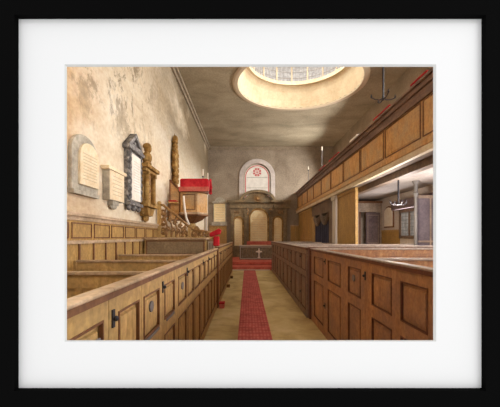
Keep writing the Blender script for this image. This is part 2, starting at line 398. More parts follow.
# ---------------------------------------------------------------- the framed mount
root = thing('picture_frame', 'thin black picture frame around a wide white mount', 'picture frame', (0, .9, 1.05))
S = .9/320
def fx(px): return (px-247)*S
def fz(py): return 1.6-(py-237)*S
x0, x1, z0, z1 = fx(18.7), fx(481.4), fz(388), fz(19.1); e = .087
T = T_B(.9)
MB(T).prism([(x0, z1), (x1, z1), (x1+e, z1+e), (x0-e, z1+e)], -.036, .018).build('frame_rail', 'black', root)
MB(T).prism([(x0, z0), (x1, z0), (x1+e, z0-e), (x0-e, z0-e)], -.036, .018).build('frame_rail', 'black', root)
MB(T).prism([(x0, z0), (x0, z1), (x0-e, z1+e), (x0-e, z0-e)], -.036, .018).build('frame_rail', 'black', root)
MB(T).prism([(x1, z0), (x1, z1), (x1+e, z1+e), (x1+e, z0-e)], -.036, .018).build('frame_rail', 'black', root)
a0, a1, c0, c1 = fx(64.5), fx(436.2), fz(341.5), fz(64.3)
b = MB(T); b.box(x0-.02, a0, z0-.02, z1+.02, -.004, 0).box(a1, x1+.02, z0-.02, z1+.02, -.004, 0).box(a0, a1, z0-.02, c0, -.004, 0).box(a0, a1, c1, z1+.02, -.004, 0)
mt = b.build('mount_board', 'mat', root)
b = MB(T); k = .9/.889
q = [fx(67)*k**-1, fx(433)*k**-1, 1.6+(fz(340)-1.6)/k, 1.6+(fz(67)-1.6)/k]
q = [fx(66.8)*.904/.9, fx(433.2)*.904/.9, 1.6+(fz(340.2)-1.6)*.904/.9, 1.6+(fz(66.8)-1.6)*.904/.9]
O0 = [b.P(u, v, 0) for u, v in ((a0, c0), (a1, c0), (a1, c1), (a0, c1))]
I0 = [b.P(u, v, -.004) for u, v in ((q[0], q[2]), (q[1], q[2]), (q[1], q[3]), (q[0], q[3]))]
I1 = [b.P(u, v, -.0045) for u, v in ((q[0], q[2]), (q[1], q[2]), (q[1], q[3]), (q[0], q[3]))]
O1 = [b.P(u, v, -.0045) for u, v in ((a0, c0), (a1, c0), (a1, c1), (a0, c1))]
for i in range(4):
    j = (i+1) % 4
    for A_, B_ in ((O0, I0), (I0, I1), (I1, O1), (O1, O0)): b.F([A_[i], A_[j], B_[j], B_[i]])
b.build('bevelled_edge', 'matcore', mt)

# ---------------------------------------------------------------- left wall panelling
root = thing('wall_panelling', 'ochre oak panelling in two tiers along the stained left wall', 'panelling', (XL+.03, 10.7, 0))
T = T_L(XL)
b = MB(T); b.box(YF, YB, 0, 1.9, .001, .03); b.build('board', 'wain', root)
b = MB(T); b.box(YF, YB, 1.9, 1.95, .001, .09); b.box(YF, YB, 1.84, 1.9, .001, .055); b.build('top_rail', 'wlcap', root)
b = MB(T); b.box(YF, YB, 1.50, 1.55, .03, .065); b.build('chair_rail', 'wlcap', root)
b = MB(T); y = YF+.1
while y < YB-.6:
    b.rect_ring(y+.04, y+.62, 1.58, 1.81, .018, .03, .042); y += .66
y = YF+.1
while y < YB-.5:
    b.box(y, y+.035, .1, 1.5, .03, .05); y += .44
b.build('moulding', 'mould', root)

# ---------------------------------------------------------------- box pews
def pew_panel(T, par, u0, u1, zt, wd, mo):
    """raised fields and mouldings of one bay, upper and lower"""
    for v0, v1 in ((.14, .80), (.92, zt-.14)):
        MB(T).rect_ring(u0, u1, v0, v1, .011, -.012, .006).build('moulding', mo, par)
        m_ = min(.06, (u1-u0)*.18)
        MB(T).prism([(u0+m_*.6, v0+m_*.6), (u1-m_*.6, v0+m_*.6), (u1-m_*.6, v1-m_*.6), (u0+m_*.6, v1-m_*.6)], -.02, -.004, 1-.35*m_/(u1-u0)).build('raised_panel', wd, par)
def bay_frame(b, u0, u1, p0, p1, zt):
    b.box(u0, u1, .0, .14, -.05, 0); b.box(u0, u1, .80, .92, -.05, 0); b.box(u0, u1, zt-.14, zt-.04, -.05, 0)
    for v0, v1 in ((.14, .80), (.92, zt-.14)):
        b.box(u0, p0, v0, v1, -.05, 0); b.box(p1, u1, v0, v1, -.05, 0); b.box(p0, p1, v0, v1, -.05, -.02)
def box_pew(side, xf, xw, a, bb, bays, doors, latches, discs, zt, zp, mats, label, seat=True, worn=()):
    wd, cap, mo = mats
    T = T_L(xf) if side < 0 else T_R(xf)
    root = thing('box_pew', label, 'pew', ((xf+xw)/2, (a+bb)/2, 0), 'left-hand box pews' if side < 0 else 'right-hand box pews')
    parts = []
    for i, (u0, u1, p0, p1) in enumerate(bays):
        d = MB(T); g_ = .004 if i in doors else 0
        bay_frame(d, u0+g_, u1-g_, p0, p1, zt)
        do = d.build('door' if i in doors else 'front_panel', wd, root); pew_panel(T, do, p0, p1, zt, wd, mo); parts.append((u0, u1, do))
    def owner(u):
        for u0, u1, do in parts:
            if u0 <= u <= u1: return do
        return parts[0][2]
    b = MB(T); b.box(a, bb-.001, zt-.018, zt, -.06, .028); tr = b.build('top_rail', cap, root, bevel=.006)
    MB(T).box(a, bb-.001, zt-.05, zt-.02, -.06, .02).build('rail_moulding', mo, tr)
    for (u, z) in latches:
        b = MB(T); b.box(u-.014, u+.014, z-.045, z+.045, 0, .008); b.ball((u, z, .018), .014, 8, 5); b.build('latch', 'iron', owner(u))
    for (u, z) in discs:
        b = MB(T); b.prism([(u+.045*math.cos(k*PI/6), z+.04*math.sin(k*PI/6)) for k in range(12)], -.006, .006); b.build('number_plate', 'worn', owner(u))
    for (u0, u1, z) in worn:
        b = MB(T); b.box(u0, u1, z-.01, z+.01, .0, .009); b.build('worn_edge', 'worn', owner(u0))
    s = -side
    lo, hi = min(xf-s*.085, xw), max(xf-s*.085, xw)
    b = MB(); b.box(lo, hi, bb-.04, bb-.001, 0, zp-.03); b.box(lo, hi, bb-.055, bb-.04, zp-.16, zp-.03)
    nst = max(2, int((hi-lo)/.8))
    for k in range(nst+1):
        xx = lo+(hi-lo-.07)*k/nst; b.box(xx, xx+.07, bb-.052, bb-.04, .1, zp-.16)
    p = b.build('partition', wd, root); MB().box(lo, hi, bb-.08, bb-.001, zp-.03, zp).build('partition_cap', cap, p, bevel=.005)
    if seat:
        st = MB().box(lo, hi, bb-.45, bb-.055, .42, .46).build('seat', wd, root)
        MB().box(lo, hi, bb-.42, bb-.40, 0, .42).build('seat_riser', wd, st)
    return root
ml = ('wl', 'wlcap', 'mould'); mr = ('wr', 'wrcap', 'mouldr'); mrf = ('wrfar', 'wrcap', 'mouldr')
XA = -.676
def bays_from(edges, g=.045): return [(edges[i], edges[i+1], edges[i]+g, edges[i+1]-g) for i in range(len(edges)-1)]
box_pew(-1, XA, XL+.07, 1.07, 1.565, [(1.07, 1.565, 1.12, 1.50)], {0}, [], [], 1.35, 1.27, ml,
        'golden oak box pew front nearest the viewer at lower left corner', seat=False, worn=[(1.26, 1.46, 1.13)])
box_pew(-1, XA, XL+.07, 1.565, 3.10, [(1.565, 2.05, 1.68, 2.0), (2.05, 2.56, 2.09, 2.46), (2.56, 3.10, 2.62, 2.98)], {0, 2}, [(1.61, 1.19), (2.56, 1.20)], [(2.26, 1.11)], 1.35, 1.27, ml,
        'second golden oak box pew on the left, with an oval plate on its panel', worn=[(2.1, 2.45, .905), (2.68, 2.95, .905)])
box_pew(-1, XA, XL+.07, 3.10, 4.62, bays_from([3.10, 3.60, 4.08, 4.62]), {1}, [(3.60, 1.21)], [(3.35, 1.09)], 1.35, 1.27, ml,
        'third golden oak box pew from the front on the left of the aisle')
box_pew(-1, XA, XL+.07, 4.62, 6.12, bays_from([4.62, 5.12, 5.62, 6.12]), {1}, [(4.90, 1.21), (5.62, 1.21)], [], 1.35, 1.27, ml,
        'fourth golden oak box pew on the left, in front of the reading desk')
box_pew(-1, XA, XL+.07, 6.12, 7.20, bays_from([6.12, 6.66, 7.20]), {0}, [(6.55, 1.21)], [], 1.35, 1.20, ml,
        'short golden oak box pew on the left right beside the reading desk')
b = MB(); b.box(XA-.09, XA+.03, 7.20, 7.36, 0, 1.33); tag(b.build('pew_post', 'mould'), 'dark square post in the left pew front below the red cushion', 'post')
ys = [7.38, 8.9, 10.7, 12.55, 14.4]
labs = ['left-hand box pew just beyond the dark post and red cushion', 'left-hand box pew second beyond the dark post, beside the pulpit', 'left-hand box pew second from the altar steps', 'farthest left-hand box pew, ending at the altar steps']
for i in range(4):
    a, bb = ys[i], ys[i+1]
    xw = -.84 if a < 9.9 else XL+.07
    box_pew(-1, XA+.02, xw, a, bb, bays_from([a, a+(bb-a)/3, a+2*(bb-a)/3, bb]), {1}, [(a+.5, 1.2)], [], 1.38, 1.3, ml, labs[i], seat=i > 1)
XB = 1.25
zl = 1.22
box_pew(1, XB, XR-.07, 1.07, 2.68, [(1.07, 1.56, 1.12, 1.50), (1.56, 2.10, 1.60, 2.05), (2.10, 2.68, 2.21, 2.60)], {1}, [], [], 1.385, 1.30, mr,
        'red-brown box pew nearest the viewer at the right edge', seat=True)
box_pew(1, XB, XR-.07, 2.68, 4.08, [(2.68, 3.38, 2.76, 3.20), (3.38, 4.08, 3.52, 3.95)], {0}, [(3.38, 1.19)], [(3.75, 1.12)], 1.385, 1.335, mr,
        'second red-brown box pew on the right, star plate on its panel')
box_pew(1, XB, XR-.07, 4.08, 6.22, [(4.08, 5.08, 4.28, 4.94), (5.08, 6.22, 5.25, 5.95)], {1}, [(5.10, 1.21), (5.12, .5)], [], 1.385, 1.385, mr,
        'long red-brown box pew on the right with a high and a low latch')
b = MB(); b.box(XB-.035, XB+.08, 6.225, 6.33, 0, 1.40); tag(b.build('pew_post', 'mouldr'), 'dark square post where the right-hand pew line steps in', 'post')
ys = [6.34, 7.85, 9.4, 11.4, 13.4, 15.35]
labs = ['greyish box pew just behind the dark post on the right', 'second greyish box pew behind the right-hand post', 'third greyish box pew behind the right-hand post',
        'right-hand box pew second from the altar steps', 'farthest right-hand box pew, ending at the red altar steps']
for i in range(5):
    a, bb = ys[i], ys[i+1]
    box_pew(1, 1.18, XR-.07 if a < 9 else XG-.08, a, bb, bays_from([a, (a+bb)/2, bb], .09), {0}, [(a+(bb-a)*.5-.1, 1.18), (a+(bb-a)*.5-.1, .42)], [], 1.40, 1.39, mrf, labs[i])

# ---------------------------------------------------------------- floor things
tag(MB().box(-.145, .395, 1.3, 15.28, 0.001, .014).build('aisle_carpet', 'carpet'), 'long patterned red carpet runner down the middle aisle', 'carpet')
root = thing('altar_steps', 'red carpeted steps with pale stone kerb below the altar', 'steps', (.3, 16, 0))
MB().box(-2.42, XG, 15.42, 16.3, 0, .17).build('lower_step', 'redstep', root, bevel=.01)
MB().box(-2.42, XG, 16.3, YB-.01, 0, .33).build('upper_step', 'redstep', root, bevel=.01)
MB().box(-2.42, 1.1, 15.29, 15.42, 0, .035).build('kerb', 'palepaint', root)
MB().box(-2.42, XG, 16.285, 16.3, .15, .19).build('nosing', 'mouldr', root)
for k, (y, x, s, lb) in enumerate(((7.25, -.565, .85, 'small red box on the floor against the left pews'), (10.2, -.59, .75, 'small brown box against the left pews, halfway down'), (12.4, -.59, .75, 'small brown box against the left pews, farthest away'))):
    root = thing('alms_box' if k == 0 else 'wooden_box', lb, 'box', (x, y, 0))
    b = MB(); b.prism([(x-.06*s, y-.1*s), (x+.06*s, y-.1*s), (x+.06*s, y+.1*s), (x-.06*s, y+.1*s)], .001, .12*s, 1.15); b.build('body', 'redstep' if k == 0 else 'mould', root)
    b = MB(); b.box(x-.075*s, x+.075*s, y-.12*s, y+.12*s, .12*s, .15*s); b.build('lid', 'red' if k == 0 else 'wl', root, bevel=.005)

# ---------------------------------------------------------------- altar and reredos
root = thing('altar_table', 'altar with mottled grey frontal and a pale cross', 'altar', (.675, 18.3, .33))
AX0, AX1 = -.45, 1.8
MB().box(AX0+.03, AX1-.03, 18.05, 18.6, .331, 1.08).build('frontal', 'altarcloth' if 'altarcloth' in M else 'greystone', root)
MB().box(AX0, AX1, 18.0, 18.65, 1.08, 1.13).build('tabletop', 'palepaint', root, bevel=.008)
b = MB(T_B(18.05)); b.rect_ring(AX0+.06, AX1-.06, .37, 1.05, .03, 0, .012); b.build('border', 'palepaint', root)
b = MB(T_B(18.05))
for i in range(22):
    u = AX0+.14+i*.09
    if abs(u-.675) > .13: b.box(u, u+.035, .44, .99, 0, .01)
b.build('fringe_stripes', 'walnut', root)
b = MB(T_B(18.03)); b.box(.64, .71, .45, .97, 0, .015); b.box(.5, .85, .74, .81, 0, .015); b.ball((.675, .775, .01), (.09, .09, .01), 10, 6); b.box(.6, .75, .42, .47, 0, .015); b.build('cross', 'paper', root)
root = thing('altar_shelf', 'red draped shelf behind the altar below the tall central tablet', 'shelf', (.7, 19.1, .33))
MB().box(.0, 1.42, 18.9, 19.3, 1.31, 1.345).build('top', 'red', root)
MB().box(-.01, 1.43, 18.885, 18.9, 1.14, 1.345).build('cloth_drop', 'redstep', root)
for sx in (.03, 1.33): MB().box(sx, sx+.06, 19.1, 19.16, .331, 1.31).build('leg', 'walnut', root)

root = thing('reredos', 'dark carved altar screen with curved pediment and three arched tablets', 'altar screen', (.74, 20.3, .33))
R_ = .0634; YR = 20.3
def rx(px): return (px-247)*R_
def rz(py): return 1.6-(py-237)*R_
T = T_B(YB-.06)
Lx, Rx = rx(230.6), rx(287.2); cx = rx(258.8)
# body slab with three arched openings, made as strips
b = MB(T)
ops = [(rx(234.4), rx(242.2), rz(221.5)), (rx(250.3), rx(267.2), rz(218)), (rx(273.8), rx(281.8), rz(221.5))]
top = rz(208.5); edge = Lx; base = .55
for (u0, u1, vs) in ops:
    b.box(edge, u0, .331, top, 0, .16); b.box(u0, u1, .331, base+.5, 0, .16)
    r = (u1-u0)/2; c = (u0+u1)/2; n = 10
    for i in range(n):
        p0 = (c-r*math.cos(PI*i/n), vs+r*math.sin(PI*i/n)); p1 = (c-r*math.cos(PI*(i+1)/n), vs+r*math.sin(PI*(i+1)/n))
        b.prism([p0, p1, (p1[0], top), (p0[0], top)], 0, .16)
    edge = u1
b.box(edge, Rx, .331, top, 0, .16)
b.build('body', 'walnut', root)
for k, (u0, u1, vs) in enumerate(ops):
    b = MB(T); b.prism(arch(u0-.0, u1+.0, base+.5, vs), 0.001, .13); pn = b.build('tablet', 'tabletcream', root)
    b = MB(T); v = base+.8
    while v < vs+.1:
        b.box(u0+.1, (u0+u1)/2-.03, v, v+.014, .13, .133); b.box((u0+u1)/2+.03, u1-.1, v, v+.014, .13, .133); v += .15
    b.build('inscription', 'ink', pn)
    b = MB(T); b.ring(arch(u0-.09, u1+.09, base+.5, vs), arch(u0, u1, base+.5, vs), .16, .20); b.build('arch_moulding', 'goldstone', root)
# pilasters with capitals
for px in (232.3, 245.8, 271.0, 285.0):
    u = rx(px); b = MB(T); b.box(u-.12, u+.12, .331, .75, .16, .28); b.box(u-.09, u+.09, .75, 3.15, .16, .24); b.box(u-.13, u+.13, 3.15, 3.32, .16, .27)
    for s in (-.03, .03): b.box(u+s-.008, u+s+.008, .85, 3.1, .24, .25)
    b.build('pilaster', 'walnut', root, bevel=.01)
# side entablatures
for u0, u1 in ((rx(227), rx(246)), (rx(271), rx(290.5))):
    b = MB(T); b.box(u0+.18, u1-.05, rz(208.5), rz(205.5), 0, .26); b.box(u0+.14, u1-.02, rz(205.5), rz(202.3), 0, .22); b.box(u0, u1, rz(202.3), rz(200.3), 0, .38); b.box(u0+.06, u1, rz(203.2), rz(202.3), 0, .3)
    for i in range(8):
        q = u0+.22+i*(u1-u0-.4)/8; b.box(q, q+.05, rz(205.2), rz(203.6), .22, .26)
    b.build('entablature', 'walnut', root, bevel=.01)
# segmental pediment
b = MB(T); P0, P1 = rx(239.5), rx(275.5); hb = rz(202)
def seg(u0, u1, v0, vt, n=16):
    return [((u0+u1)/2-(u1-u0)/2*math.cos(PI*i/n), v0+(vt-v0)*math.sin(PI*i/n)**.8) for i in range(n+1)]
b.prism(seg(P0+.14, P1-.14, rz(208.5)+.001, rz(192.3)), 0, .2); tp = b.build('pediment', 'walnut', root)
b = MB(T); b.ring(seg(P0, P1, hb-.05, rz(190)), seg(P0+.17, P1-.17, hb-.05, rz(192.6)), .0, .36); b.build('pediment_moulding', 'walnut', root)
b = MB(T); mc = (rx(257.5), rz(199)); 
for k in range(20):
    a = 2*PI*k/20; r = .45 if k % 2 else .33
    b.prism([(mc[0]+.1*math.cos(a-.15), mc[1]+.1*math.sin(a-.15)), (mc[0]+r*math.cos(a), mc[1]+r*.8*math.sin(a)), (mc[0]+.1*math.cos(a+.15), mc[1]+.1*math.sin(a+.15))], .2, .23)
b.ball((mc[0], mc[1], .22), (.13, .11, .06)); b.build('sunburst', 'gilt', root)
b = MB(T)
for px in (236, 281):
    for s in (-1, 1): b.tube(spiral(rx(px)+s*.12, rz(212.5), .11, 1.5, PI/2, s, .18), .018, 6)
for px in (247.5, 270.5): b.ball((rx(px), rz(211), .2), (.1, .16, .07)); b.ball((rx(px), rz(214), .2), (.06, .1, .05))
b.build('carving', 'gilt', root)

# back wall panelling and tablet
root = thing('chancel_panelling', 'ochre oak panelling across the foot of the far wall', 'panelling', (1.5, YB-.02, 0))
T = T_B(YB)
MB(T).box(XL+.1, Lx-.26, .33, 2.3, .001, .04).build('board', 'wain', root); MB(T).box(rx(290.9), XR-.02, .33, 2.3, .001, .04).build('board', 'wain', root)
b = MB(T); b.box(XL+.1, Lx-.26, 2.3, 2.36, .001, .08); b.box(rx(290.9), XR-.02, 2.3, 2.36, .001, .08); b.build('top_rail', 'wlcap', root)
b = MB(T)
for i in range(18):
    u = XL+.2+i*.45
    if u < Lx-.3 or u > Rx+.3: b.box(u, u+.03, .4, 2.26, .04, .05)
b.build('moulding', 'wl', root)
root = thing('wall_tablet', 'cream tablet in a grey frame on the far wall left of the altar screen', 'tablet', (rx(219.5), YB, 2.4))
b = MB(T); b.box(rx(211.5), rx(227), rz(225.5), rz(222), 0.001, .14); b.box(rx(213), rx(226), rz(222), rz(203), 0.001, .09); b.box(rx(212), rx(227), rz(203), rz(201), 0.001, .16)
b.prism(arch(rx(214.5), rx(224.5), rz(201), rz(200.5), rz(197)), .001, .1); b.build('frame', 'greystone', root)
b = MB(T); b.box(rx(213.9), rx(225.1), rz(221.6), rz(203.4), .09, .11); sl = b.build('slab', 'tabletcream', root)
b = MB(T)
for i in range(6): b.box(rx(215.5), rx(223.5), rz(219.5-i*2.4)-.01, rz(219.5-i*2.4)+.01, .11, .113)
b.build('inscription', 'ink', sl)

# ---------------------------------------------------------------- monuments on the left wall
T = T_L(XL)
def lines(parent, u0, u1, v0, v1, n, w, mat='ink'):
    b = MB(T)
    for i in range(n):
        v = v0+(v1-v0)*(i+.5)/n; k = .04*random.random()*(u1-u0); b.box(u0+k, u1-k, v-.006, v+.006, w, w+.003)
    return b.build('inscription', mat, parent)
root = thing('wall_tablet', 'arched cream tablet on a grey slab, nearest on the left wall', 'tablet', (XL, 4.92, 2.2))
MB(T).prism(arch(4.46, 5.24, 2.26, 2.86, 3.13), .001, .06).build('backing', 'greystone', root, bevel=.01)
MB(T).box(4.46, 5.24, 2.22, 2.28, .001, .085).build('sill', 'greystone', root)
sl = MB(T).prism(arch(4.62, 5.19, 2.37, 2.80, 3.02), .06, .10).build('slab', 'cream', root, bevel=.006); lines(sl, 4.69, 5.13, 2.44, 2.86, 9, .10)
T = lambda u, v, w: (XL+w, 5.85+(u-6.04)*.88, 1.6+(v-1.6)*.93)
root = thing('wall_tablet', 'small square cream tablet with stone cornice, between arched tablet and black monument', 'tablet', (XL, 5.85, 2.14))
MB(T).box(5.68, 6.42, 2.30, 2.86, .001, .12).build('backing', 'greystone', root)
MB(T).box(5.6, 6.5, 2.86, 2.93, .001, .15).build('cornice', 'cream', root, bevel=.01)
sl = MB(T).box(5.69, 6.41, 2.31, 2.855, .12, .13).build('slab', 'cream', root); lines(sl, 5.82, 6.3, 2.38, 2.8, 6, .13)
b = MB(T); b.box(5.9, 6.2, 2.22, 2.3, .001, .1); b.ball((6.05, 2.2, .05), (.14, .06, .045)); b.build('bracket', 'greystone', root)
T = lambda u, v, w: (XL+w, 6.86+(u-7.17)*.94, 1.6+(v-1.6)*.945)
root = thing('wall_monument', 'pedimented black and white marble monument on the left wall', 'monument', (XL, 6.86, 2.2))
MB(T).box(6.78, 7.56, 2.36, 3.5, .001, .08).build('backing', 'blackmarble', root)
sl = MB(T).box(6.92, 7.5, 2.42, 3.44, .08, .12).build('slab', 'whitemarble', root); lines(sl, 7.03, 7.41, 2.6, 3.32, 12, .12, 'inkpale')
MB(T).box(6.68, 7.66, 3.5, 3.58, .001, .16).build('cornice', 'blackmarble', root, bevel=.01)
b = MB(T); out = [(6.68, 3.58), (7.66, 3.58), (7.17, 3.94)]; inn = [(6.9, 3.64), (7.44, 3.64), (7.17, 3.84)]; b.ring(out, inn, .001, .14); b.prism(out, .001, .05); b.build('pediment', 'blackmarble', root)
for u, s in ((6.84, -1), (7.53, 1)):
    b = MB(T)
    for v in (2.5, 2.66, 2.82, 2.98, 3.14, 3.3, 3.42): b.ball((u, v, .1), (.05, .1, .05), 8, 5); b.tube(spiral(u+s*.05, v, .055, 1.2, 0, s, .09, 10), .014, 5)
    b.build('carved_drop', 'blackmarble', root)
MB(T).ball((7.17, 3.7, .08), (.08, .06, .05), 8, 5).build('carved_boss', 'blackmarble', root)
b = MB(T); b.box(6.74, 7.6, 2.3, 2.37, .001, .15)
for u in (6.86, 7.17, 7.48): b.ball((u, 2.26, .07), (.09, .08, .06), 8, 5)
b.build('sill', 'blackmarble', root)
T = lambda u, v, w: (XL+w, 7.66+(u-8.3)*.98, 1.6+(v-1.6)*.9)
root = thing('wall_monument', 'golden stone monument topped by a bust on the left wall', 'monument', (XL, 7.66, 1.94))
MB(T).box(7.95, 8.65, 2.45, 3.3, .001, .14).build('body', 'goldstone', root, bevel=.01)
b = MB(T); b.box(7.82, 8.8, 3.36, 3.46, .001, .28); b.box(7.88, 8.74, 3.28, 3.36, .001, .22); b.build('cornice', 'goldstone', root, bevel=.015)
b = MB(T); b.ball((8.2, 3.53, .14), (.16, .06, .1)); b.ball((8.2, 3.68, .14), (.17, .16, .11)); b.ball((8.22, 3.92, .15), (.09, .13, .09)); b.tube([(8.2, 3.74, .14), (8.21, 3.86, .145)], .055, 8); b.ball((8.2, 3.98, .14), (.1, .09, .1)); b.build('bust', 'goldstone', root, smooth=True)
for u in (8.02, 8.56):
    b = MB(T); b.tube([(u, 2.5, .19), (u, 3.22, .19)], .055, 10); b.box(u-.07, u+.07, 3.2, 3.28, .14, .25); b.box(u-.07, u+.07, 2.45, 2.52, .14, .25); b.build('column', 'goldstone', root)
b = MB(T)
for v in (2.62, 2.8, 3.0, 3.14): b.tube(spiral(8.24, v, .09, 1.6, 0, 1, .15, 14), .016, 5); b.tube(spiral(8.38, v+.05, .08, 1.6, PI, -1, .15, 14), .016, 5)
b.build('carving', 'gilt', root)
b = MB(T); b.box(7.88, 8.74, 2.38, 2.45, .001, .26); b.prism([(7.95, 2.38), (8.67, 2.38), (8.5, 2.14), (8.1, 2.14)], .001, .2, .85); b.ball((8.3, 2.1, .08), (.14, .1, .07)); b.tube([(8.3, 2.08, .07), (8.3, 1.97, .06)], .04, 8, .02)
for u in (7.98, 8.62): b.tube(spiral(u, 2.26, .09, 1.3, PI/2, 1 if u > 8.3 else -1, .1, 14), .02, 6)
b.build('corbel', 'goldstone', root)
T = T_L(XL)
root = thing('carved_trophy', 'tall narrow carved brown ornament on the left wall behind the pulpit', 'carving', (XL, 10.8, 3.2))
b = MB(T)
for v, r, rv in ((3.3, .08, .12), (3.5, .12, .14), (3.72, .1, .13), (3.98, .17, .2), (4.24, .22, .2), (4.46, .18, .14), (4.62, .1, .12), (4.76, .13, .06), (4.86, .06, .14)): b.ball((10.7+.02*math.sin(v*9), v, .1), (r*1.5, rv, .1), 9, 6)
b.tube([(10.75, 4.8, .07), (10.75, 5.08, .06)], .04, 6, .008); b.build('body', 'goldstone', root, smooth=True)
for s in (-1, 1):
    b = MB(T)
    for v in (3.5, 3.68, 3.86, 4.04, 4.2, 4.38): b.tube(spiral(10.7+s*.2, v, .12, 1.3, PI/2, s, .15, 12), .026, 5)
    b.build('scrollwork', 'goldstone', root)

# ---------------------------------------------------------------- pulpit, stair, reading desk
px_, py_ = -1.78, 10.3
root = thing('pulpit', 'raised oak pulpit with open door, against the left wall', 'pulpit', (px_, py_, 0))
b = MB(); ph = PI/6; b.lathe([(.50, 2.30), (.50, 3.02)], (px_, py_), 6, 0); b.build('drum', 'wgal', root)
b = MB(); b.lathe([(.08, 2.02), (.34, 2.14), (.46, 2.24), (.55, 2.27), (.55, 2.31)], (px_, py_), 6, 0); b.build('base_moulding', 'mould', root)
b = MB(); b.lathe([(.52, 2.31), (.53, 2.36), (.52, 2.37)], (px_, py_), 6, 0); b.build('pale_ledge', 'wlcap', root)
b = MB(); b.lathe([(.52, 2.98), (.56, 3.0), (.56, 3.05), (.52, 3.05)], (px_, py_), 6, 0); b.build('rim', 'mould', root)
b = MB(T_B(py_-.433)); 
b.rect_ring(px_-.19, px_+.19, 2.44, 2.92, .025, 0, .018); b.build('front_panel', 'mould', root)
b = MB(); b.lathe([(.24, 0), (.24, .12), (.12, .2), (.1, .4), (.1, 1.8), (.16, 1.95), (.1, 2.05)], (px_, py_), 8); b.build('stem', 'wl', root)
# back boards and open door
b = MB(); b.prism([(-2.46, 9.96), (-2.22, 9.96), (-2.22, 9.99), (-2.46, 9.99)], 2.3, 3.42); 
o = MB(T_B(10.0)); o.prism([(-2.42, 2.1), (-2.08, 2.1), (-2.08, 3.12), (-2.42, 3.4)], 0, .03); b.bm.free(); dr = o.build('door', 'wgal', root)
o = MB(T_B(9.97)); o.ring([(-2.42, 2.1), (-2.08, 2.1), (-2.08, 3.12), (-2.42, 3.4)], [(-2.38, 2.15), (-2.12, 2.15), (-2.12, 3.06), (-2.38, 3.3)], 0, .012); o.build('moulding', 'mould', dr)
b = MB(); b.box(-2.38, -2.1, 9.6, 9.93, 2.62, 2.66); sh = b.build('door_ledge', 'wl', root)
tag(MB().box(-2.37, -2.12, 9.62, 9.86, 2.661, 2.71).build('kneeling_cushion', 'red', bevel=.015), 'small flat red cushion on the ledge beside the pulpit door', 'cushion')
root = thing('pulpit_cushion', 'large red velvet cushion draped over the pulpit rim', 'cushion', (-1.58, 9.95, 3.05))
b = MB(); b.box(-2.04, -1.17, 9.70, 10.25, 3.06, 3.38); b.build('cushion', 'red', root, bevel=.05)
b = MB(); b.box(-2.06, -1.15, 9.66, 9.70, 2.98, 3.12); b.build('fringe', 'redstep', root, bevel=.01)
b = MB(); b.tube([(-1.12, 9.72, 3.36), (-1.09, 9.72, 3.1), (-1.11, 9.72, 2.94)], .035, 8, .055); b.ball((-1.11, 9.72, 2.93), (.05, .06, .05)); b.build('tassel', 'red', root, smooth=True)
for k, (cx_, hh) in enumerate(((-1.42, .42), (-1.26, .30))):
    root = thing('candlestick', ['taller white candle on a thin stick at the pulpit', 'shorter white candle on a thin stick at the pulpit'][k], 'candlestick', (cx_, 10.32, 3.05), 'pulpit candles')
    MB().lathe([(.05, 3.052), (.05, 3.08), (.012, 3.1), (.012, 3.2+hh-.1), (.035, 3.22+hh-.1), (.03, 3.25+hh-.1)], (cx_, 10.32), 10).build('stick', 'ironlt', root)
    MB().lathe([(.018, 3.25+hh-.1), (.018, 3.45+hh-.1), (.002, 3.48+hh-.1)], (cx_, 10.32), 8).build('candle', 'candle', root)
root = thing('marble_column', 'pale slender column just right of the pulpit', 'column', (-1.56, 12.1, 0))
MB().lathe([(.11, 0), (.11, .15), (.065, .2), (.06, 3.0), (.09, 3.1), (.09, 3.2)], (-1.56, 12.1), 14).build('shaft', 'palepaint', root)
MB().box(-1.68, -1.44, 11.98, 12.22, 3.2, 3.26).build('capital', 'palepaint', root)

# stair with scrolled balustrade
root = thing('pulpit_stair', 'pulpit stair with gilded scrollwork balustrade rising to the left', 'staircase', (-1.6, 9.1, 0))
for i in range(7):
    x1_ = -1.0-.2*i; b = MB(); b.box(x1_-.2, x1_, 8.84, 9.55, 0, .22*(i+1)-.03); st = b.build('step', 'mould', root)
    MB().box(x1_-.2, x1_+.03, 8.82, 9.55, .22*(i+1)-.03, .22*(i+1)).build('tread', 'wl', st)
T = T_B(8.8)
b = MB(T); b.tube([(-2.44, 2.5, 0), (-2.3, 2.47, 0), (-1.95, 2.2, 0), (-1.6, 1.88, 0), (-1.45, 1.79, 0), (-1.2, 1.76, 0), (-.98, 1.72, 0)], .034, 8); b.build('handrail', 'gilt', root, smooth=True)
b = MB(T); b.box(-2.46, -2.36, 1.0, 2.5, -.03, .03); b.ball((-2.41, 2.53, 0), .06); b.build('newel', 'wl', root)
b = MB(T); b.box(-1.62, -1.54, 1.0, 1.9, -.03, .03); b.build('newel', 'wl', root)
b = MB(T); b.box(-2.46, -.98, 1.55, 1.6, -.03, .02); b.build('bottom_rail', 'wl', root)
for i, u in enumerate((-2.22, -2.08, -1.94, -1.8, -1.68)):
    hz = 2.47-(u+2.3)*.85 if u > -2.3 else 2.47
    b = MB(T); h_ = hz-1.6
    b.tube([(u+.035*math.sin(PI*2*k/10), 1.6+h_*k/10, 0) for k in range(11)], .025, 6)
    b.tube(spiral(u+.045, 1.6+h_*.3, .065, 1.4, PI, 1, 0, 14), .022, 6); b.tube(spiral(u-.045, 1.6+h_*.68, .06, 1.4, 0, 1, 0, 14), .022, 6)
    b.build('baluster', 'gilt', root)
for i, (u, v, r) in enumerate(((-2.3, 2.28, .09), (-2.3, 2.0, .11), (-2.3, 1.75, .1), (-1.45, 1.7, .1), (-1.27, 1.69, .09), (-1.1, 1.66, .07), (-1.38, 1.84, .06))):
    MB(T).tube(spiral(u, v, r, 1.7, PI*i/3, 1 if i % 2 else -1, 0, 22), .03, 6).build('scroll', 'gilt', root)
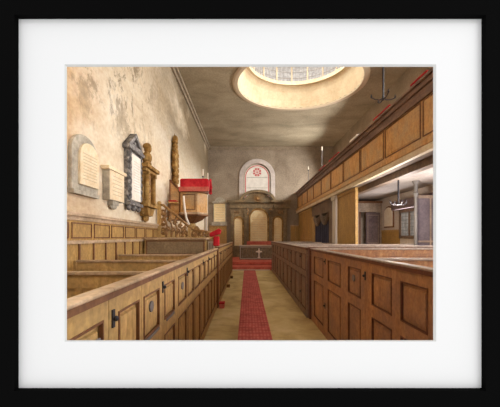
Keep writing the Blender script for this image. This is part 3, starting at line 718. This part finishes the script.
tag(MB().tube([(-1.80, 9.1, 2.76), (-1.78, 9.02, 2.6), (-1.74, 8.96, 2.35), (-1.68, 8.9, 2.1), (-1.60, 8.86, 1.95)], .03, 8).build('curved_handrail', 'paper', smooth=True), 'curved white handrail sweeping down beside the pulpit', 'handrail')

root = thing('reading_desk', 'long oak reading desk closing the left pews, brown panelled front', 'desk', (-1.7, 7.7, 0))
b = MB(); b.box(-2.42, -.96, 7.55, 7.6, 0, 1.54); b.box(-2.42, -2.37, 7.6, 8.1, 0, 1.54); b.box(-1.01, -.96, 7.6, 8.1, 0, 1.54); b.build('body', 'wl', root)
MB().box(-2.43, -.955, 7.50, 8.14, 1.54, 1.585).build('desk_top', 'wlcap', root, bevel=.008)
b = MB(T_B(7.55)); b.rect_ring(-2.38, -1.0, 1.18, 1.52, .03, 0, .015); b.build('moulding', 'mould', root)
b = MB(T_B(7.55)); b.box(-2.35, -1.03, 1.21, 1.49, 0, .006); b.build('front_panel', 'deskpanel', root)
root = thing('pew_end_post', 'short pale fluted post at the right end of the reading desk', 'post', (-.86, 7.7, 0))
b = MB(); b.box(-.93, -.79, 7.64, 7.80, 0, 1.5); b.build('shaft', 'palepaint', root)
b = MB(T_B(7.64))
for u in (-.9, -.86, -.82): b.box(u-.006, u+.006, .2, 1.46, 0, .006)
b.build('flutes', 'dusk', root)
MB().box(-.945, -.775, 7.62, 7.82, 1.5, 1.545).build('cap', 'wlcap', root)
root = thing('red_cushion', 'bright red cushion with hanging cloth on the pew front at the aisle', 'cushion', (-.74, 7.62, 1.42))
b = MB(); b.prism([(-.86, 1.60), (-.64, 1.67), (-.61, 1.76), (-.66, 1.80), (-.88, 1.69)], -7.75, -7.48)
for v in b.bm.verts: v.co = Vector((v.co.x, -v.co.z, v.co.y))
b.build('cushion', 'red', root, bevel=.012)
b = MB(); b.box(-.79, -.65, 7.46, 7.62, 1.385, 1.62); b.build('hanging_cloth', 'red', root, bevel=.03)

# ---------------------------------------------------------------- gallery on the right
root = thing('gallery', 'long oak fronted gallery along the right side above the pews', 'gallery', (XG+1, 10.8, 3.15))
T = T_R(XG); G0, G1 = YF+.02, YB-.01
MB(T).box(G0, G1, 3.15, 4.4, -.08, -.03).build('front_board', 'wgal', root)
MB().box(XG+.05, XR-.01, G0, G1, 3.15, 3.25).build('floor_deck', 'soffit', root)
b = MB(T); b.box(G0, G1, 4.40, 4.46, -.3, .09); b.box(G0, G1, 4.30, 4.40, -.1, .05); b.box(G0, G1, 4.12, 4.30, -.06, .012); b.build('parapet_rail', 'wgalrail', root, bevel=.01)
b = MB(T); b.box(G0, G1, 3.11, 3.23, -.05, .05); b.build('pale_fillet', 'galcorn', root, bevel=.01)
b = MB(T); b.box(G0, G1, 3.23, 3.33, -.03, .07); b.box(G0, G1, 3.33, 3.40, -.03, .02); b.build('cornice', 'wgal', root, bevel=.01)
y = 20.3; k = 0
while y-1.6 > G0:
    b = MB(T); b.rect_ring(y-1.56, y-.04, 3.43, 4.1, .018, -.03, -.012); pm = b.build('panel_moulding', 'mould', root)
    b = MB(T); b.prism([(y-1.5, 3.48), (y-.1, 3.48), (y-.1, 4.05), (y-1.5, 4.05)], -.03, -.02, .98); b.build('raised_panel', 'wgal', pm)
    y -= 1.6
b = MB(); b.box(XG+.32, XG+.5, G0, 13.0, 2.99, 3.149); b.build('soffit_beam', 'dusk', root)
for k, (y0, y1, lb) in enumerate(((5.55, 6.1, 'short red cushion on the gallery rail, nearest'), (7.0, 7.9, 'long red cushion on the gallery rail near the hanging lamp'), (10.9, 12.2, 'red cushion on the middle of the gallery rail'), (12.9, 13.9, 'red cushion on the far part of the gallery rail'))):
    tag(MB(T_R(XG)).box(y0, y1, 4.461, 4.50, -.2, .095).build('rail_cushion', 'red', bevel=.01), lb, 'cushion', 'gallery rail cushions')
tag(MB(T_R(XG)).box(9.1, 9.75, 4.461, 4.53, -.15, .08).build('open_book', 'paper', bevel=.01), 'white open book lying on the gallery rail', 'book')
for k, (y, h_) in enumerate(((14.1, .9), (17.2, .7))):
    root = thing('candle_standard', ['thin candle standard on the gallery rail, left of the hanging lamp', 'farthest thin candle standard on the gallery rail'][k], 'candle holder', (XG+.1, y, 4.46), 'gallery candle standards')
    MB().lathe([(.06, 4.462), (.06, 4.49), (.014, 4.52), (.014, 4.46+h_), (.05, 4.48+h_), (.04, 4.51+h_)], (XG+.1, y), 8).build('rod', 'ironlt', root)
    MB().lathe([(.02, 4.51+h_), (.02, 4.68+h_), (.004, 4.7+h_)], (XG+.1, y), 8).build('candle', 'candle', root)

def hanging_lamp(x, y, ztop, zb, lb, reach, name='hanging_lamp'):
    root = thing(name, lb, 'lamp', (x, y, zb))
    b = MB(); b.tube([(x, y, zb), (x, y, ztop-.02)], .022, 8); b.lathe([(.06, ztop-.06), (.05, ztop-.001)], (x, y), 10); b.build('rod', 'iron', root)
    MB().ball((x, y, zb), (.035, .035, .035)).build('hub', 'iron', root)
    for k in range(4):
        a = PI/2*k; dx, dy = math.cos(a), math.sin(a)
        b = MB(); b.tube([(x+dx*reach*q, y+dy*reach*q, zb+dz) for q, dz in ((.05, 0), (.35, -.02), (.7, -.01), (1, .025))], .012, 6); b.lathe([(.012, zb+.02), (.025, zb+.045)], (x+dx*reach, y+dy*reach), 8)
        ar = b.build('arm', 'iron', root)
        MB().lathe([(.014, zb+.05), (.012, zb+.09), (.003, zb+.1)], (x+dx*reach, y+dy*reach), 6).build('candle', 'iron', ar)
hanging_lamp(3.76, 7.95, 3.147, 2.42, 'iron hanging lamp with thin arms under the gallery', .2)
pl = bpy.data.lights.new('under_gallery_fill', 'POINT'); pl.energy = 110; pl.color = (1, .93, .86); pl.shadow_soft_size = .12  # added fill below the unlit lamp, brightens the space under the gallery
po = bpy.data.objects.new('under_gallery_fill', pl); C.objects.link(po); po.location = (3.76, 7.95, 2.18)
hanging_lamp(2.98, 7.0, ZC, 4.62, 'iron hanging lamp on a long rod in front of the gallery rail', .26)

# ---------------------------------------------------------------- under the gallery
def screen(name, lb, cat, x, y0, y1, z0, z1, matn, mo=None, nst=4, th=.06):
    root = thing(name, lb, cat, (x, (y0+y1)/2, z0))
    MB(T_R(x)).box(y0, y1, z0, z1, -th, 0).build('board', matn, root)
    b = MB(T_R(x))
    for i in range(nst+1):
        q = y0+(y1-y0-.06)*i/nst; b.box(q, q+.06, z0, z1-.1, 0, .02)
    b.box(y0, y1, z1-.1, z1, 0, .03); b.box(y0, y1, z0+1.5, z0+1.56, 0, .015); b.build('framing', mo or matn, root)
    return root
XS = XG+.1
screen('panelled_screen', 'ochre panelled screen under the far end of the gallery', 'screen', XS, 16.32, 20.3, 0, 3.10, 'wain', 'wl', 5)
root = thing('curtained_recess', 'dark doorway with blue-black curtain and swag under the gallery', 'doorway', (XS, 14.3, 0))
MB(T_R(XS)).box(12.9, 16.3, 2.62, 3.10, -.06, 0).build('header', 'dusk', root)
MB(T_R(XS)).box(15.7, 16.3, 0, 2.62, -.06, 0).build('jamb', 'wl', root)
MB(T_R(XS)).box(12.35, 12.9, 0, 3.10, -.06, 0).build('jamb', 'dusk', root)
b = MB(T_R(XS)); n = 40
A_ = [b.P(12.9+2.8*i/n, 0.01, -.05+.03*math.sin(i*1.7)) for i in range(n+1)]; B_ = [b.P(12.9+2.8*i/n, 2.4, -.05+.03*math.sin(i*1.7)) for i in range(n+1)]
A2 = [b.P(12.9+2.8*i/n, 0.01, -.07+.03*math.sin(i*1.7)) for i in range(n+1)]; B2 = [b.P(12.9+2.8*i/n, 2.4, -.07+.03*math.sin(i*1.7)) for i in range(n+1)]
for i in range(n):
    b.F([A_[i], A_[i+1], B_[i+1], B_[i]]); b.F([A2[i], A2[i+1], B2[i+1], B2[i]]); b.F([B_[i], B_[i+1], B2[i+1], B2[i]]); b.F([A_[i], A_[i+1], A2[i+1], A2[i]])
b.build('curtain', 'curtain', root)
b = MB(T_R(XS))
for s0, s1 in ((12.9, 14.3), (14.3, 15.7)):
    for j in range(4): b.tube([(s0+(s1-s0)*i/12, 2.6-.05*j-(.16+.05*j)*math.sin(PI*i/12), 0) for i in range(13)], .045, 6)
b.build('swag', 'dusk', root)
root = thing('gallery_column', 'pale square column carrying the gallery beside the ochre screen', 'column', (XS, 11.9, 0))
MB().box(XG-.0, XG+.16, 11.62, 12.02, 0, 2.95).build('shaft', 'palepaint', root, bevel=.01)
MB().box(XG-.03, XG+.19, 11.58, 12.06, 2.95, 3.10).build('capital', 'palepaint', root)
screen('panelled_screen', 'plain ochre screen next to the pale column under the gallery', 'screen', XS-.02, 9.62, 11.55, 0, 3.10, 'wain', 'wain', 1)
root = thing('inner_porch', 'grey-brown wooden porch front with half open dark door', 'porch', (4.9, 13.1, 0))
T = T_B(13.1)
b = MB(T); b.box(4.3, 4.62, 0, 3.0, 0, .08); b.box(5.42, XR-.02, 0, 3.0, 0, .08); b.box(4.62, 5.42, 2.62, 3.0, 0, .08); b.build('frame', 'porch', root)
b = MB(T); b.box(4.26, XR-.01, 2.98, 3.06, 0, .14); b.box(4.3, 4.36, 0, 2.98, .08, .11); b.box(4.56, 4.62, 0, 2.62, .08, .1); b.build('moulding', 'mould', root)
b = MB(T); b.box(4.86, 5.42, .02, 2.6, 0, .05); d = b.build('door', 'purple', root)
b = MB(T); b.rect_ring(4.92, 5.36, .2, 1.2, .02, .05, .06).rect_ring(4.92, 5.36, 1.35, 2.5, .02, .05, .06); b.build('moulding', 'porch', d)
b = MB(T); b.box(4.64, 4.84, .02, 2.4, -.3, -.28); b.build('pale_door_leaf', 'palepaint', root)
MB(T_B(13.6)).box(4.3, XR-.02, 0, 3.0, 0, .05).build('back_board', 'porch', root)
T = T_R(XR)
root = thing('aisle_panelling', 'low ochre panelling on the right aisle wall', 'panelling', (XR-.02, 12, 0))
MB(T).box(11.5, 13.0, 0, 1.82, .001, .03).build('board', 'wain', root); MB(T).box(11.5, 13.0, 1.82, 1.87, .001, .06).build('top_rail', 'wl', root)
root = thing('wall_tablet', 'small pale pointed tablet on the right aisle wall', 'tablet', (XR, 12.3, 1.98))
MB(T).prism(arch(11.95, 12.75, 1.96, 2.52, 2.8, 6), .001, .04).build('frame', 'mould', root)
MB(T).prism(arch(12.0, 12.7, 2.01, 2.52, 2.74, 6), .04, .06).build('slab', 'whitemarble', root)
root = thing('lattice_window', 'leaded lattice window under a dark pelmet on the right wall', 'window', (XR, 10.7, 1.6))
MB(T).box(10.15, 11.35, 1.62, 2.52, .001, .02).build('pane', 'aisleglass', root)
b = MB(T); b.rect_ring(10.05, 11.45, 1.55, 2.55, .1, .001, .07); b.box(10.72, 10.78, 1.65, 2.45, .02, .06); b.build('frame', 'dusk', root)
b = MB(T)
for i in range(12): q = 10.15+i*.1; b.box(q, q+.012, 1.62, 2.5, .02, .03)
for i in range(7): q = 1.7+i*.12; b.box(10.15, 11.35, q, q+.012, .02, .03)
b.build('glazing_bars', 'ironlt', root)
MB(T).box(9.0, 11.6, 2.56, 2.86, .001, .28).build('pelmet', 'purple', root, bevel=.01)
root = thing('dark_partition', 'dull purple-grey board partition at the right edge under the gallery', 'partition', (5.1, 8.95, 0))
MB(T_B(8.98)).box(4.76, XR-.01, 0, 2.75, 0, .05).build('board', 'partboard', root)
b = MB(T_B(8.93)); b.box(4.74, XR-.01, 2.68, 2.76, 0, .04); b.box(4.76, 5.48, 1.45, 1.5, 0, .02); b.box(5.1, 5.14, 0, 2.68, 0, .015); b.build('framing', 'dusk', root)
root = thing('iron_column', 'thin dark iron column with small capital under the gallery', 'column', (4.68, 8.86, 0))
MB().lathe([(.09, 0), (.09, .1), (.045, .15), (.04, 2.7), (.08, 2.8), (.05, 2.85), (.05, 3.05), (.1, 3.149)], (4.66, 8.84), 12).build('shaft', 'ironlt', root, smooth=False)
